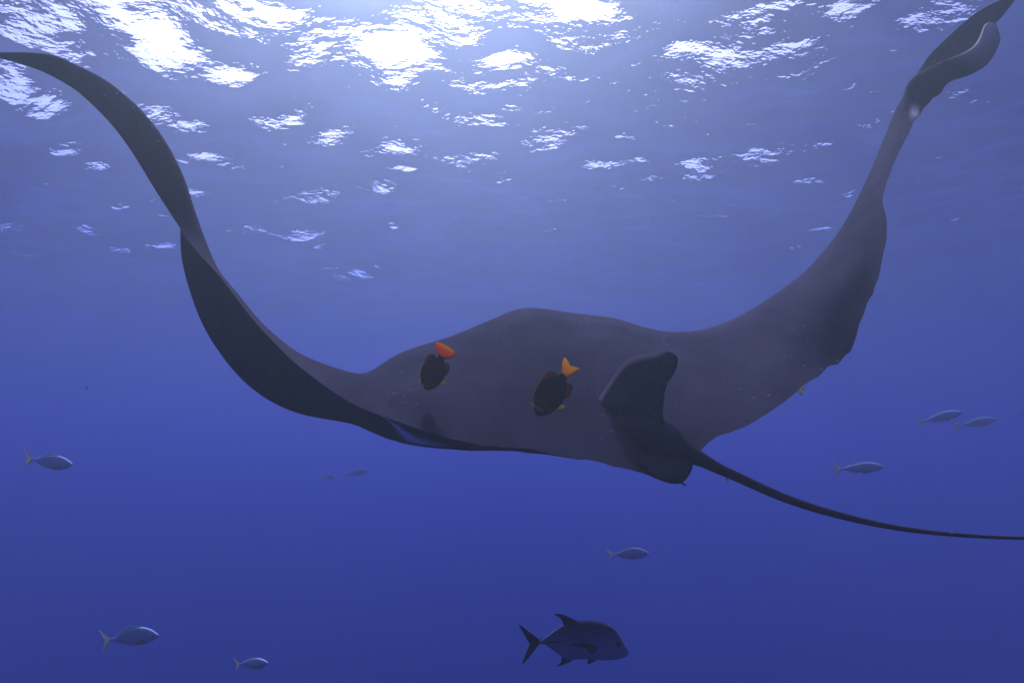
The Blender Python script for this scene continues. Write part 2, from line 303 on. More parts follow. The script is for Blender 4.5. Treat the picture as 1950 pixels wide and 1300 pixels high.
# ------------------------------------------------------------------ manta ray
# rows run from the left wing tip over the back to the right wing tip; each row is a section
# trailing edge -> crest -> front shoulder -> leading edge, as (pixel x, pixel y, distance)
ROWS = [
 ((-45,101,2.62),(-44,100,2.63),(-43,100,2.64),(-44,101,2.65)),
 ((0,111,2.60),(0,101,2.62),(0,103,2.66),(0,107,2.68)),
 ((72,133,2.58),(97,104,2.62),(90,112,2.70),(80,124,2.74)),
 ((115,154,2.57),(144,126,2.62),(136,134,2.72),(125,149,2.77)),
 ((158,183,2.56),(201,154,2.62),(190,163,2.74),(172,178,2.80)),
 ((230,259,2.54),(287,233,2.62),(275,240,2.78),(250,254,2.84)),
 ((298,366,2.52),(345,330,2.64),(335,338,2.80),(312,362,2.86)),
 ((338,427,2.51),(368,396,2.65),(358,402,2.82),(344,424,2.87)),
 ((363,464,2.50),(390,455,2.67),(375,462,2.85),(343,462,2.90)),
 ((385,490,2.50),(404,488,2.68),(387,500,2.87),(349,510,2.94)),
 ((413,520,2.50),(420,521,2.69),(403,532,2.91),(368,574,2.99)),
 ((440,554,2.50),(446,552,2.71),(427,577,2.95),(389,625,3.04)),
 ((484,611,2.50),(490,607,2.73),(467,640,3.01),(427,684,3.10)),
 ((520,650,2.50),(527,642,2.76),(507,685,3.07),(469,731,3.18)),
 ((554,684,2.50),(566,671,2.80),(547,715,3.15),(520,767,3.28)),
 ((596,718,2.50),(612,691,2.85),(597,735,3.26),(571,788,3.38)),
 ((638,748,2.50),(658,706,2.91),(642,748,3.40),(621,798,3.50)),
 ((689,777,2.50),(704,717,2.98),(692,728,3.58),(672,807,3.64)),
 ((765,805,2.50),(757,728,3.06),(744,689,3.75),(706,822,3.80)),
 ((826,825,2.51),(808,730,3.12),(792,670,3.86),(748,839,3.95)),
 ((890,842,2.52),(858,728,3.18),(842,655,3.95),(790,845,4.05)),
 ((948,850,2.53),(905,724,3.24),(885,638,4.03),(835,850,4.15)),
 ((1001,853,2.54),(950,718,3.30),(932,618,4.12),(880,856,4.30)),
 ((1059,866,2.55),(1002,712,3.34),(985,597,4.20),(935,852,4.40)),
 ((1116,877,2.55),(1055,712,3.36),(1034,599,4.24),(985,850,4.45)),
 ((1167,886,2.55),(1100,716,3.34),(1080,606,4.25),(1025,840,4.45)),
 ((1238,907,2.54),(1150,722,3.30),(1125,611,4.23),(1070,830,4.45)),
 ((1284,917,2.53),(1192,730,3.26),(1167,616,4.20),(1120,815,4.42)),
 ((1311,899,2.55),(1230,735,3.23),(1200,625,4.16),(1160,800,4.40)),
 ((1332,858,2.62),(1265,735,3.23),(1235,633,4.11),(1200,780,4.36)),
 ((1366,834,2.70),(1310,730,3.26),(1275,637,4.06),(1250,760,4.33)),
 ((1421,811,2.80),(1365,715,3.31),(1328,633,4.03),(1302,735,4.30)),
 ((1486,772,2.90),(1425,690,3.38),(1376,617,4.01),(1352,700,4.27)),
 ((1532,733,2.98),(1475,657,3.43),(1420,596,4.00),(1402,665,4.24)),
 ((1572,703,3.04),(1518,622,3.48),(1464,568,3.99),(1450,625,4.22)),
 ((1606,682,3.09),(1555,588,3.52),(1500,542,3.98),(1490,592,4.20)),
 ((1626,656,3.13),(1580,556,3.54),(1526,523,3.97),(1518,565,4.18)),
 ((1639,612,3.16),(1598,528,3.56),(1548,501,3.96),(1540,540,4.16)),
 ((1654,571,3.20),(1614,502,3.57),(1566,481,3.95),(1560,515,4.14)),
 ((1671,535,3.24),(1630,474,3.59),(1583,460,3.94),(1580,490,4.12)),
 ((1684,479,3.29),(1644,438,3.61),(1602,434,3.93),(1600,458,4.10)),
 ((1689,442,3.32),(1652,408,3.62),(1616,410,3.92),(1618,430,4.08)),
 ((1687,410,3.35),(1657,385,3.63),(1626,392,3.90),(1630,408,4.06)),
 ((1680,384,3.38),(1661,362,3.64),(1638,367,3.88),(1644,380,4.04)),
 ((1692,338,3.42),(1676,320,3.65),(1657,327,3.86),(1665,336,4.02)),
 ((1710,294,3.46),(1692,279,3.66),(1676,281,3.85),(1686,288,4.00)),
 ((1735,244,3.50),(1712,228,3.67),(1696,232,3.84),(1708,236,3.99)),
 ((1753,215,3.53),(1722,192,3.67),(1713,195,3.83),(1724,196,3.98)),
 ((1774,190,3.55),(1726,166,3.68),(1741,170,3.84),(1735,160,3.98)),
 ((1789,180,3.57),(1741,147,3.69),(1764,156,3.85),(1748,139,3.98)),
 ((1806,158,3.58),(1765,131,3.70),(1785,140,3.86),(1763,114,3.98)),
 ((1843,145,3.60),(1800,115,3.70),(1816,121,3.86),(1787,88,3.97)),
 ((1879,124,3.61),(1838,101,3.70),(1850,102,3.85),(1820,57,3.95)),
 ((1896,100,3.63),(1860,84,3.71),(1870,82,3.84),(1850,31,3.93)),
 ((1905,77,3.65),(1869,65,3.72),(1882,64,3.83),(1886,9,3.91)),
 ((1901,57,3.70),(1876,47,3.74),(1890,48,3.81),(1926,-6,3.87)),
 ((1898,46,3.76),(1886,42,3.77),(1898,41,3.80),(1931,4,3.85)),
]
for r_ in range(len(ROWS)):                                      # a fuller back: steep near the trailing edge, flat on top
    w_ = float(np.interp(r_, [16, 19, 38, 43], [0, 1, 1, 0]))
    e_, c_, d_, l_ = ROWS[r_]
    ROWS[r_] = (e_, (c_[0], c_[1], c_[2] * (1 - w_) + w_ * (e_[2] + 0.33 * (d_[2] - e_[2]))), d_, l_)
PU, PV_ = 5, 10
ctrl = np.array([[P(*p) for p in row] for row in ROWS])          # rows, 4, 3
curves = [catmull(ctrl[:, k], PU) for k in range(4)]
for k in (1, 2, 3):                                              # hidden curves may be smoothed in depth only a little
    curves[k] = smooth1(curves[k], 2 if k == 2 else 4)
curves[0] = smooth1(curves[0], 1)
NU = len(curves[0])
# ragged, scalloped trailing edge
rr = np.random.default_rng(5)
jag = np.interp(np.arange(NU), np.arange(0, NU + 2, 1.6), rr.normal(0, 1, len(np.arange(0, NU + 2, 1.6))))
env = np.interp(np.arange(NU) / PU, [0, 18, 21, 27, 28.5, 30, 46, 49, 56], [0, 0.2, 1, 1, 0.2, 1, 1, 0.3, 0])
grid = []
for i in range(NU):
    c4 = np.array([curves[k][i] for k in range(4)])
    out_dir = c4[0] - c4[1]
    out_dir /= max(np.linalg.norm(out_dir), 1e-6)
    c4[0] = c4[0] + out_dir * 0.0065 * jag[i] * env[i]
    grid.append(catmull(c4, PV_))
grid = np.array(grid)                                            # NU, NV, 3
NV = grid.shape[1]
# surface normals of the dorsal sheet
du = np.gradient(grid, axis=0); dv = np.gradient(grid, axis=1)
nor = np.cross(du, dv)
nor /= np.maximum(np.linalg.norm(nor, axis=2, keepdims=True), 1e-9)
mid = nor[NU // 2, 5]
if mid[2] < 0:
    nor = -nor
for _ in range(3):
    nor[1:-1] = 0.25 * nor[:-2] + 0.5 * nor[1:-1] + 0.25 * nor[2:]
nor /= np.maximum(np.linalg.norm(nor, axis=2, keepdims=True), 1e-9)
row_id = np.arange(NU) / PU
thick = np.interp(row_id, [0, 2, 8, 14, 18, 24, 28, 32, 38, 44, 50, 55, 56], [0.003, 0.008, 0.02, 0.035, 0.06, 0.10, 0.09, 0.06, 0.035, 0.018, 0.010, 0.005, 0.002])
belly = np.interp(row_id, [0, 14, 19, 31, 38, 56], [0, 0, 1, 1, 0, 0])
vv = np.linspace(0, 1, NV)
prof = np.clip(vv / 0.4, 0, 1) ** 1.6 * np.clip((1 - vv) / 0.16, 0, 1) ** 0.6
vent = np.zeros_like(grid)
for i in range(NU):
    off = grid[i] - nor[i] * (thick[i] * prof)[:, None]
    E_, L_ = grid[i, 0], grid[i, -1]
    bag = E_[None] + (L_ - E_)[None] * vv[:, None]
    sag = float(np.interp(row_id[i], [17, 20, 23, 27, 38], [0.02, 0.02, 0.004, 0.06, 0.03])) * np.sin(np.pi * vv ** 1.6) ** 2
    bag = bag + np.array((0, 0, -1.0))[None] * sag[:, None]
    vent[i] = off * (1 - belly[i]) + bag * belly[i]
    vent[i, 0] = grid[i, 0]; vent[i, -1] = grid[i, -1]
verts, faces = [], []
top_id = np.zeros((NU, NV), int); bot_id = np.zeros((NU, NV), int)
attr_under, attr_pale, attr_white = [], [], []
for i in range(NU):
    for j in range(NV):
        top_id[i, j] = len(verts); verts.append(grid[i, j])
        attr_under.append(0.0); attr_white.append(0.0)
        tip = np.interp(row_id[i], [51, 53.5, 56], [0, 0.75, 1.0]) * np.interp(vv[j], [0, 0.25, 0.45, 0.6], [0.5, 1, 0.6, 0.0])
        scar = 1.6 * math.exp(-((row_id[i] - 46.9) / 0.3) ** 2 - ((vv[j] - 0.10) / 0.06) ** 2)
        attr_pale.append(float(min(1.5, tip + scar)))
for i in range(NU):
    for j in range(NV):
        if j in (0, NV - 1):
            bot_id[i, j] = top_id[i, j]
        else:
            bot_id[i, j] = len(verts); verts.append(vent[i, j])
            attr_under.append(1.0)
            band = math.exp(-((row_id[i] - 18.2) / 1.7) ** 4) * math.exp(-((vv[j] - 0.42) / 0.09) ** 2)
            attr_white.append(float(band)); attr_pale.append(0.0)
for i in range(NU - 1):
    for j in range(NV - 1):
        faces.append((top_id[i, j], top_id[i + 1, j], top_id[i + 1, j + 1], top_id[i, j + 1]))
        q = [bot_id[i, j], bot_id[i, j + 1], bot_id[i + 1, j + 1], bot_id[i + 1, j]]
        faces.append(tuple(q))
for i, flip in ((0, True), (NU - 1, False)):                     # close the two tips
    for j in range(NV - 1):
        q = []
        for t_ in (top_id[i, j], top_id[i, j + 1], bot_id[i, j + 1], bot_id[i, j]):
            if t_ not in q: q.append(t_)
        if len(q) >= 3:
            faces.append(tuple(q if flip else q[::-1]))

# skin: charcoal, brushed with faint pale scratches and specks
m_skin, n, l, bs = new_mat("manta_skin")
tc = n.new("ShaderNodeTexCoord")
ns = n.new("ShaderNodeTexNoise"); ns.inputs["Scale"].default_value = 3.0; ns.inputs["Detail"].default_value = 8
l.new(tc.outputs["Object"], ns.inputs["Vector"])
ramp = n.new("ShaderNodeMix"); ramp.data_type = 'RGBA'
ramp.inputs["A"].default_value = (0.0145, 0.0110, 0.0200, 1); ramp.inputs["B"].default_value = (0.056, 0.049, 0.066, 1)
l.new(ns.outputs[0], ramp.inputs["Factor"])
mpk = n.new("ShaderNodeMapping"); mpk.inputs["Scale"].default_value = (13, 34, 34); mpk.inputs["Rotation"].default_value = (0.2, 0.3, 0.35)
l.new(tc.outputs["Object"], mpk.inputs["Vector"])
sc = n.new("ShaderNodeTexVoronoi"); sc.inputs["Scale"].default_value = 1.0
l.new(mpk.outputs[0], sc.inputs["Vector"])
lt = n.new("ShaderNodeMath"); lt.operation = 'LESS_THAN'; lt.inputs[1].default_value = 0.11
l.new(sc.outputs["Distance"], lt.inputs[0])
gate = n.new("ShaderNodeTexNoise"); gate.inputs["Scale"].default_value = 2.3; gate.inputs["Detail"].default_value = 3
l.new(tc.outputs["Object"], gate.inputs["Vector"])
gt = n.new("ShaderNodeMapRange"); gt.inputs["From Min"].default_value = 0.50; gt.inputs["From Max"].default_value = 0.64; gt.inputs["To Max"].default_value = 0.75
l.new(gate.outputs[0], gt.inputs["Value"])
sm = n.new("ShaderNodeMath"); sm.operation = 'MULTIPLY'
l.new(lt.outputs[0], sm.inputs[0]); l.new(gt.outputs[0], sm.inputs[1])
mx1 = n.new("ShaderNodeMix"); mx1.data_type = 'RGBA'
l.new(sm.outputs[0], mx1.inputs["Factor"]); l.new(ramp.outputs["Result"], mx1.inputs["A"])
mx1.inputs["B"].default_value = (0.22, 0.21, 0.22, 1)
pa = n.new("ShaderNodeAttribute"); pa.attribute_name = "pale"
mx2 = n.new("ShaderNodeMix"); mx2.data_type = 'RGBA'
l.new(pa.outputs["Fac"], mx2.inputs["Factor"]); l.new(mx1.outputs["Result"], mx2.inputs["A"])
mx2.inputs["B"].default_value = (0.42, 0.38, 0.36, 1)
pw_ = n.new("ShaderNodeAttribute"); pw_.attribute_name = "white_patch"
mx3 = n.new("ShaderNodeMix"); mx3.data_type = 'RGBA'                 # white belly patch
l.new(pw_.outputs["Fac"], mx3.inputs["Factor"]); l.new(mx2.outputs["Result"], mx3.inputs["A"])
mx3.inputs["B"].default_value = (0.70, 0.72, 0.80, 1)
l.new(mx3.outputs["Result"], bs.inputs["Base Color"])
bs.inputs["Roughness"].default_value = 0.55
bs.inputs["Specular IOR Level"].default_value = 0.0
bmp = n.new("ShaderNodeBump"); bmp.inputs["Strength"].default_value = 0.12; bmp.inputs["Distance"].default_value = 0.01
nb = n.new("ShaderNodeTexNoise"); nb.inputs["Scale"].default_value = 45; nb.inputs["Detail"].default_value = 4
l.new(tc.outputs["Object"], nb.inputs["Vector"]); l.new(nb.outputs[0], bmp.inputs["Height"]); 
mpf = n.new("ShaderNodeMapping"); mpf.inputs["Rotation"].default_value = (0, 0, R(-32)); mpf.inputs["Scale"].default_value = (5.0, 0.9, 2.0)
l.new(tc.outputs["Object"], mpf.inputs["Vector"])
nf = n.new("ShaderNodeTexNoise"); nf.inputs["Scale"].default_value = 1.6; nf.inputs["Detail"].default_value = 3   # shallow folds of skin over muscle
l.new(mpf.outputs[0], nf.inputs["Vector"])
bf = n.new("ShaderNodeBump"); bf.inputs["Strength"].default_value = 0.4; bf.inputs["Distance"].default_value = 0.05
l.new(nf.outputs[0], bf.inputs["Height"]); l.new(bmp.outputs[0], bf.inputs["Normal"])
l.new(bf.outputs[0], bs.inputs["Normal"])

manta_base = P(1200, 800, 3.0)
manta = thing("manta_ray", "giant dark manta ray with raised wings and long whip tail, seen from behind", "manta ray", manta_base)
def local(vs_, base):
    return [np.asarray(v) - base for v in vs_]
body = mesh_obj("body", local(verts, manta_base), faces, m_skin, manta)
aw = body.data.attributes.new("white_patch", 'FLOAT', 'POINT'); aw.data.foreach_set("value", attr_white)
at = body.data.attributes.new("pale", 'FLOAT', 'POINT'); at.data.foreach_set("value", attr_pale)
bm = bmesh.new(); bm.from_mesh(body.data)
bmesh.ops.recalc_face_normals(bm, faces=bm.faces)
bm.to_mesh(body.data); bm.free()
body.data.set_sharp_from_angle(angle=R(70))

def tube(path, radii, seg=14, flat=1.0):
    """tapered tube along path (n,3)"""
    path = np.asarray(path, float)
    vs_, fs_ = [], []
    tang = np.gradient(path, axis=0)
    tang /= np.linalg.norm(tang, axis=1, keepdims=True)
    up = np.array((0, 0, 1.0))
    for i, p in enumerate(path):
        s = np.cross(tang[i], up); s /= np.linalg.norm(s)
        u = np.cross(s, tang[i])
        for k in range(seg):
            a = 2 * math.pi * k / seg
            vs_.append(p + radii[i] * (math.cos(a) * s * flat + math.sin(a) * u))
    for i in range(len(path) - 1):
        for k in range(seg):
            a, b = i * seg + k, i * seg + (k + 1) % seg
            fs_.append((a, b, b + seg, a + seg))
    fs_.append(tuple(range(seg))[::-1]); fs_.append(tuple((len(path) - 1) * seg + k for k in range(seg)))
    return vs_, fs_

TAILC = [(1125,790,3.06,10),(1165,805,2.93,26),(1215,818,2.80,40),(1260,838,2.69,43),(1298,858,2.62,27),(1330,872,2.56,14),(1365,890,2.52,10.5),(1400,906,2.48,9.5),
         (1500,950,2.40,8.2),(1600,981,2.32,6.8),(1700,1003,2.25,5.2),(1800,1016,2.18,4.0),(1950,1024,2.1,3.2),(2150,1020,2.0,2.4),(2400,1000,1.9,1.2)]
tp = catmull([P(x, y, d) for x, y, d, r in TAILC], 6)
trad = np.interp(np.linspace(0, len(TAILC) - 1, len(tp)), np.arange(len(TAILC)), [r / F_PX * d for x, y, d, r in TAILC])
trad = smooth1(trad, 3)
tv, tf = tube(tp, trad)
tail = mesh_obj("tail", local(tv, manta_base), tf, m_skin, manta)

def slab(outline, thick_fn, normal, name, mat, parent, base, rings=5, inner=None):
    """a fin: closed outline (n,3) lofted to its centre with a lens-shaped thickness"""
    o_ = np.asarray(outline, float)
    c_ = o_.mean(0) if inner is None else np.asarray(inner, float)
    nv = np.asarray(normal, float); nv = nv / np.linalg.norm(nv)
    n_ = len(o_)
    vs_, fs_ = [tuple(p) for p in o_], []
    for side in (1, -1):
        prev = list(range(n_))
        for r in range(1, rings + 1):
            f = r / rings
            if r < rings:
                start = len(vs_)
                for p in o_:
                    q = p + (c_ - p) * f
                    vs_.append(tuple(q + nv * side * thick_fn(f)))
                cur = list(range(start, start + n_))
                for k in range(n_):
                    q = (prev[k], prev[(k + 1) % n_], cur[(k + 1) % n_], cur[k])
                    fs_.append(q if side > 0 else q[::-1])
                prev = cur
            else:
                ci = len(vs_); vs_.append(tuple(c_ + nv * side * thick_fn(1.0)))
                for k in range(n_):
                    q = (prev[k], prev[(k + 1) % n_], ci)
                    fs_.append(q if side > 0 else q[::-1])
    ob = mesh_obj(name, local(vs_, base), fs_, mat, parent)
    b = bmesh.new(); b.from_mesh(ob.data); bmesh.ops.recalc_face_normals(b, faces=b.faces); b.to_mesh(ob.data); b.free()
    return ob

# dorsal fin: base runs along the back (far end left, near end right)
fin_px = [(1130,775,3.10),(1150,742,3.08),(1174,708,3.05),(1187,692,3.02),(1204,680,2.99),(1229,673,2.94),(1262,668,2.88),(1281,671,2.85),(1290,681,2.83),
          (1290,692,2.83),(1285,708,2.83),(1273,728,2.83),(1267,742,2.83),(1264,765,2.82),(1262,790,2.81),(1266,812,2.80),(1225,815,2.88),(1175,800,3.0)]
fin_px = [(x, y, d - 0.16) for x, y, d in fin_px]
fo = catmull([P(*p) for p in fin_px] + [P(*fin_px[0])], 3)[:-1]
fin_n = np.cross(P(1264,790,2.81) - P(1150,790,3.10), np.array((0, 0, 1.0)))
slab(fo, lambda f: 0.028 * f ** 0.6, fin_n, "dorsal_fin", m_skin, manta, manta_base, inner=P(1215, 770, 2.77))

# pelvic fin lobe and the little spur that sticks out under the tail root
pel = [(1215,880,2.60),(1240,905,2.53),(1262,916,2.50),(1284,921,2.49),(1300,918,2.49),(1311,906,2.50),(1319,888,2.53),(1316,868,2.58),(1290,850,2.64),(1245,858,2.64)]
po = catmull([P(*p) for p in pel] + [P(*pel[0])], 3)[:-1]
slab(po, lambda f: 0.012 * f ** 0.6, np.cross(P(1284,921,2.49) - P(1280,850,2.64), P(1319,888,2.53) - P(1215,880,2.60)), "pelvic_fin", m_skin, manta, manta_base)
sv, sf = tube(catmull([P(1286,910,2.50), P(1297,918,2.49), P(1307,925,2.48)], 4), np.linspace(0.006, 0.002, 9), 8)
mesh_obj("clasper", local(sv, manta_base), sf, m_skin, manta)

# ------------------------------------------------------------------ fish
def fish_body(profile, seg=18, sub=4, power=1.0):
    """loft of oval rings; profile rows (x, top z, bottom z, half width), nose first"""
    pr = catmull([(x, t, b) for x, t, b, w in profile], sub)
    wd = catmull([(x, w, 0) for x, t, b, w in profile], sub)[:, 1]
    vs_, fs_ = [], []
    for (x, t, b), w in zip(pr, wd):
        cz, hz = (t + b) / 2, max((t - b) / 2, 1e-4)
        for k in range(seg):
            a = 2 * math.pi * k / seg
            vs_.append((x, max(w, 1e-4) * math.copysign(abs(math.cos(a)) ** power, math.cos(a)), cz + hz * math.sin(a)))
    n_ = len(pr)
    for i in range(n_ - 1):
        for k in range(seg):
            a, b = i * seg + k, i * seg + (k + 1) % seg
            fs_.append((a, a + seg, b + seg, b))
    fs_.append(tuple(range(seg))); fs_.append(tuple((n_ - 1) * seg + k for k in range(seg))[::-1])
    return vs_, fs_

def fish_fin(name, pts, mat, parent, th=0.004, normal=(0, 1, 0), centre=None, per=3):
    """thin fin from an outline of (x, y, z) points"""
    o_ = catmull([np.array(p, float) for p in pts] + [np.array(pts[0], float)], per)[:-1]
    return slab(o_, lambda f: th * (0.25 + 0.75 * f), normal, name, mat, parent, np.zeros(3), rings=3, inner=centre)

def eye(parent, x, y, z, r, mat):
    b = bmesh.new()
    bmesh.ops.create_uvsphere(b, u_segments=12, v_segments=8, radius=r)
    for v in b.verts:
        v.co = Vector((v.co.x + x, v.co.y * 0.5 + y, v.co.z + z))
    me_ = bpy.data.meshes.new("eye"); b.to_mesh(me_); b.free()
    me_.polygons.foreach_set("use_smooth", [True] * len(me_.polygons))
    me_.materials.append(mat)
    o = bpy.data.objects.new("eye", me_); C.objects.link(o); o.parent = parent
    return o

def simple_mat(name, c1, c2, scale=6.0, rough=0.5, spec=0.0):
    m, n, l, bs = new_mat(name)
    tc = n.new("ShaderNodeTexCoord")
    ns = n.new("ShaderNodeTexNoise"); ns.inputs["Scale"].default_value = scale; ns.inputs["Detail"].default_value = 5
    l.new(tc.outputs["Object"], ns.inputs["Vector"])
    mx_ = n.new("ShaderNodeMix"); mx_.data_type = 'RGBA'
    mx_.inputs["A"].default_value = (*c1, 1); mx_.inputs["B"].default_value = (*c2, 1)
    l.new(ns.outputs[0], mx_.inputs["Factor"]); l.new(mx_.outputs["Result"], bs.inputs["Base Color"])
    bs.inputs["Roughness"].default_value = rough
    bs.inputs["Specular IOR Level"].default_value = spec
    return m

def axis_mat(name, stops, axis_name='X', lo=-0.5, hi=0.5, rough=0.5, spec=0.0, noise=0.06):
    """colour bands along one axis of the fish: skin markings, and tones painted to lift shade"""
    m, n, l, bs = new_mat(name)
    tc = n.new("ShaderNodeTexCoord"); sp = n.new("ShaderNodeSeparateXYZ")
    l.new(tc.outputs["Object"], sp.inputs[0])
    mr_ = n.new("ShaderNodeMapRange"); mr_.inputs["From Min"].default_value = lo; mr_.inputs["From Max"].default_value = hi
    l.new(sp.outputs[axis_name], mr_.inputs["Value"])
    ns = n.new("ShaderNodeTexNoise"); ns.inputs["Scale"].default_value = 30 ; ns.inputs["Detail"].default_value = 4
    l.new(tc.outputs["Object"], ns.inputs["Vector"])
    ma = n.new("ShaderNodeMath"); ma.operation = 'MULTIPLY_ADD'; ma.inputs[1].default_value = noise; 
    l.new(ns.outputs[0], ma.inputs[0]); l.new(mr_.outputs[0], ma.inputs[2])
    cr = n.new("ShaderNodeValToRGB")
    el = cr.color_ramp.elements
    while len(el) > 1: el.remove(el[-1])
    el[0].position, el[0].color = stops[0][0], (*stops[0][1], 1)
    for p_, c_ in stops[1:]:
        e = el.new(p_); e.color = (*c_, 1)
    l.new(ma.outputs[0], cr.inputs[0]); l.new(cr.outputs[0], bs.inputs["Base Color"])
    bs.inputs["Roughness"].default_value = rough
    bs.inputs["Specular IOR Level"].default_value = spec
    return m

CAM_UP = np.array((0, -SP, CP)); CAM_R = np.array((1.0, 0, 0)); CAM_F = np.array((0, CP, SP))
def pose(root, tail_px, head_px, up_px, length):
    """place a fish (unit length, nose at +0.5 x) so that it swims from tail_px to head_px"""
    a, b = P(*tail_px), P(*head_px)
    f = b - a
    c = (a + b) / 2
    f /= np.linalg.norm(f)
    u = up_px[0] * CAM_R - up_px[1] * CAM_UP + (up_px[2] if len(up_px) > 2 else 0) * CAM_F
    u = u - f * (u @ f); u /= np.linalg.norm(u)
    s = np.cross(u, f)
    m = Matrix(((f[0], s[0], u[0], c[0]), (f[1], s[1], u[1], c[1]), (f[2], s[2], u[2], c[2]), (0, 0, 0, 1)))
    root.matrix_world = m @ Matrix.Scale(length, 4)

def dup(root, label):
    r = root.copy(); C.objects.link(r); r["label"] = label
    for ch in list(root.children):
        c = ch.copy(); C.objects.link(c); c.parent = r
        for g in ch.children:
            d = g.copy(); C.objects.link(d); d.parent = c
    return r

def translucent(m, share):
    """thin fin membranes let light through"""
    n, l = m.node_tree.nodes, m.node_tree.links
    bs = n["Principled BSDF"]
    src = bs.inputs["Base Color"].links[0].from_socket
    t_ = n.new("ShaderNodeBsdfTranslucent"); l.new(src, t_.inputs["Color"])
    mx_ = n.new("ShaderNodeMixShader"); mx_.inputs[0].default_value = share
    l.new(bs.outputs[0], mx_.inputs[1]); l.new(t_.outputs[0], mx_.inputs[2])
    l.new(mx_.outputs[0], n["Material Output"].inputs["Surface"])
    return m

m_eye = simple_mat("fish_eye", (0.01, 0.01, 0.01), (0.02, 0.02, 0.02), 10, 0.2, 0.3)

# --- dark jack with tall forehead and sickle fins (traced in its own plane, unit length)
def J(x, y):
    return ((x - 917) / 1365.0, (610 - y) / 1365.0)
m_jack = axis_mat("jack_skin", [(0.0, (0.20, 0.20, 0.30)), (0.5, (0.18, 0.17, 0.26)), (0.75, (0.11, 0.10, 0.16)), (1.0, (0.022, 0.020, 0.045))], 'Z', -0.18, 0.2)
m_jackfin = simple_mat("jack_fin", (0.012, 0.010, 0.022), (0.020, 0.017, 0.032), 8)
jack = thing("jack_fish", "dark blue-grey jack with steep forehead, sickle fins and forked black tail, below the manta", "fish", (0, 0, 0))
jp = []
for (x, yt, yb, w) in [(1604,738,750,0.004),(1585,700,768,0.022),(1545,625,790,0.040),(1490,520,808,0.055),(1425,438,822,0.066),(1340,384,828,0.075),(1240,353,826,0.080),(1120,343,815,0.080),
                       (1000,345,814,0.074),(900,358,826,0.064),(800,393,806,0.050),(700,452,736,0.036),(610,520,668,0.022),(545,568,626,0.013),(505,592,614,0.010),(480,598,614,0.008)]:
    X_, t_ = J(x, yt); _, b_ = J(x, yb); jp.append((X_, t_, b_, w))
v_, f_ = fish_body(jp, 20, 4, 0.85)
jbody = mesh_obj("body", v_, f_, m_jack, jack)
def JF(name, pts, th=0.006, y=0.0, mat=m_jackfin, normal=(0, 1, 0)):
    return fish_fin(name, [(J(x, yy)[0], y, J(x, yy)[1]) for x, yy in pts], mat, jack, th, normal)
JF("tail_fin", [(520,588),(450,540),(340,460),(240,388),(300,500),(360,585),(378,625),(355,690),(310,800),(278,885),(340,830),(420,730),(480,650),(520,618)])
JF("dorsal_fin", [(980,350),(900,318),(800,272),(740,257),(680,265),(745,305),(785,360),(795,400),(880,380)])
JF("anal_fin", [(900,822),(850,812),(775,792),(768,840),(735,885),(690,912),(760,900),(840,868),(905,834)])
JF("pelvic_fin", [(1085,805),(1098,840),(1088,882),(1130,872),(1205,822),(1150,800)], 0.006)
for s in (1, -1):
    JF("pectoral_fin", [(1195,622),(1130,588),(1010,570),(850,588),(960,594),(1050,618),(1100,668),(1120,700),(1175,690)], 0.004, s * 0.083)
    JF("lateral_line", [(1010,570),(800,572),(560,580),(515,596),(515,606),(560,592),(800,582),(1010,580)], 0.003, s * 0.045)
    eye(jack, J(1458, 600)[0], s * 0.058, J(1458, 600)[1], 0.026, m_eye)
pose(jack, (988, 1222, 4.0), (1196, 1222, 4.0), (0, -1), 210 / F_PX * 4.0)

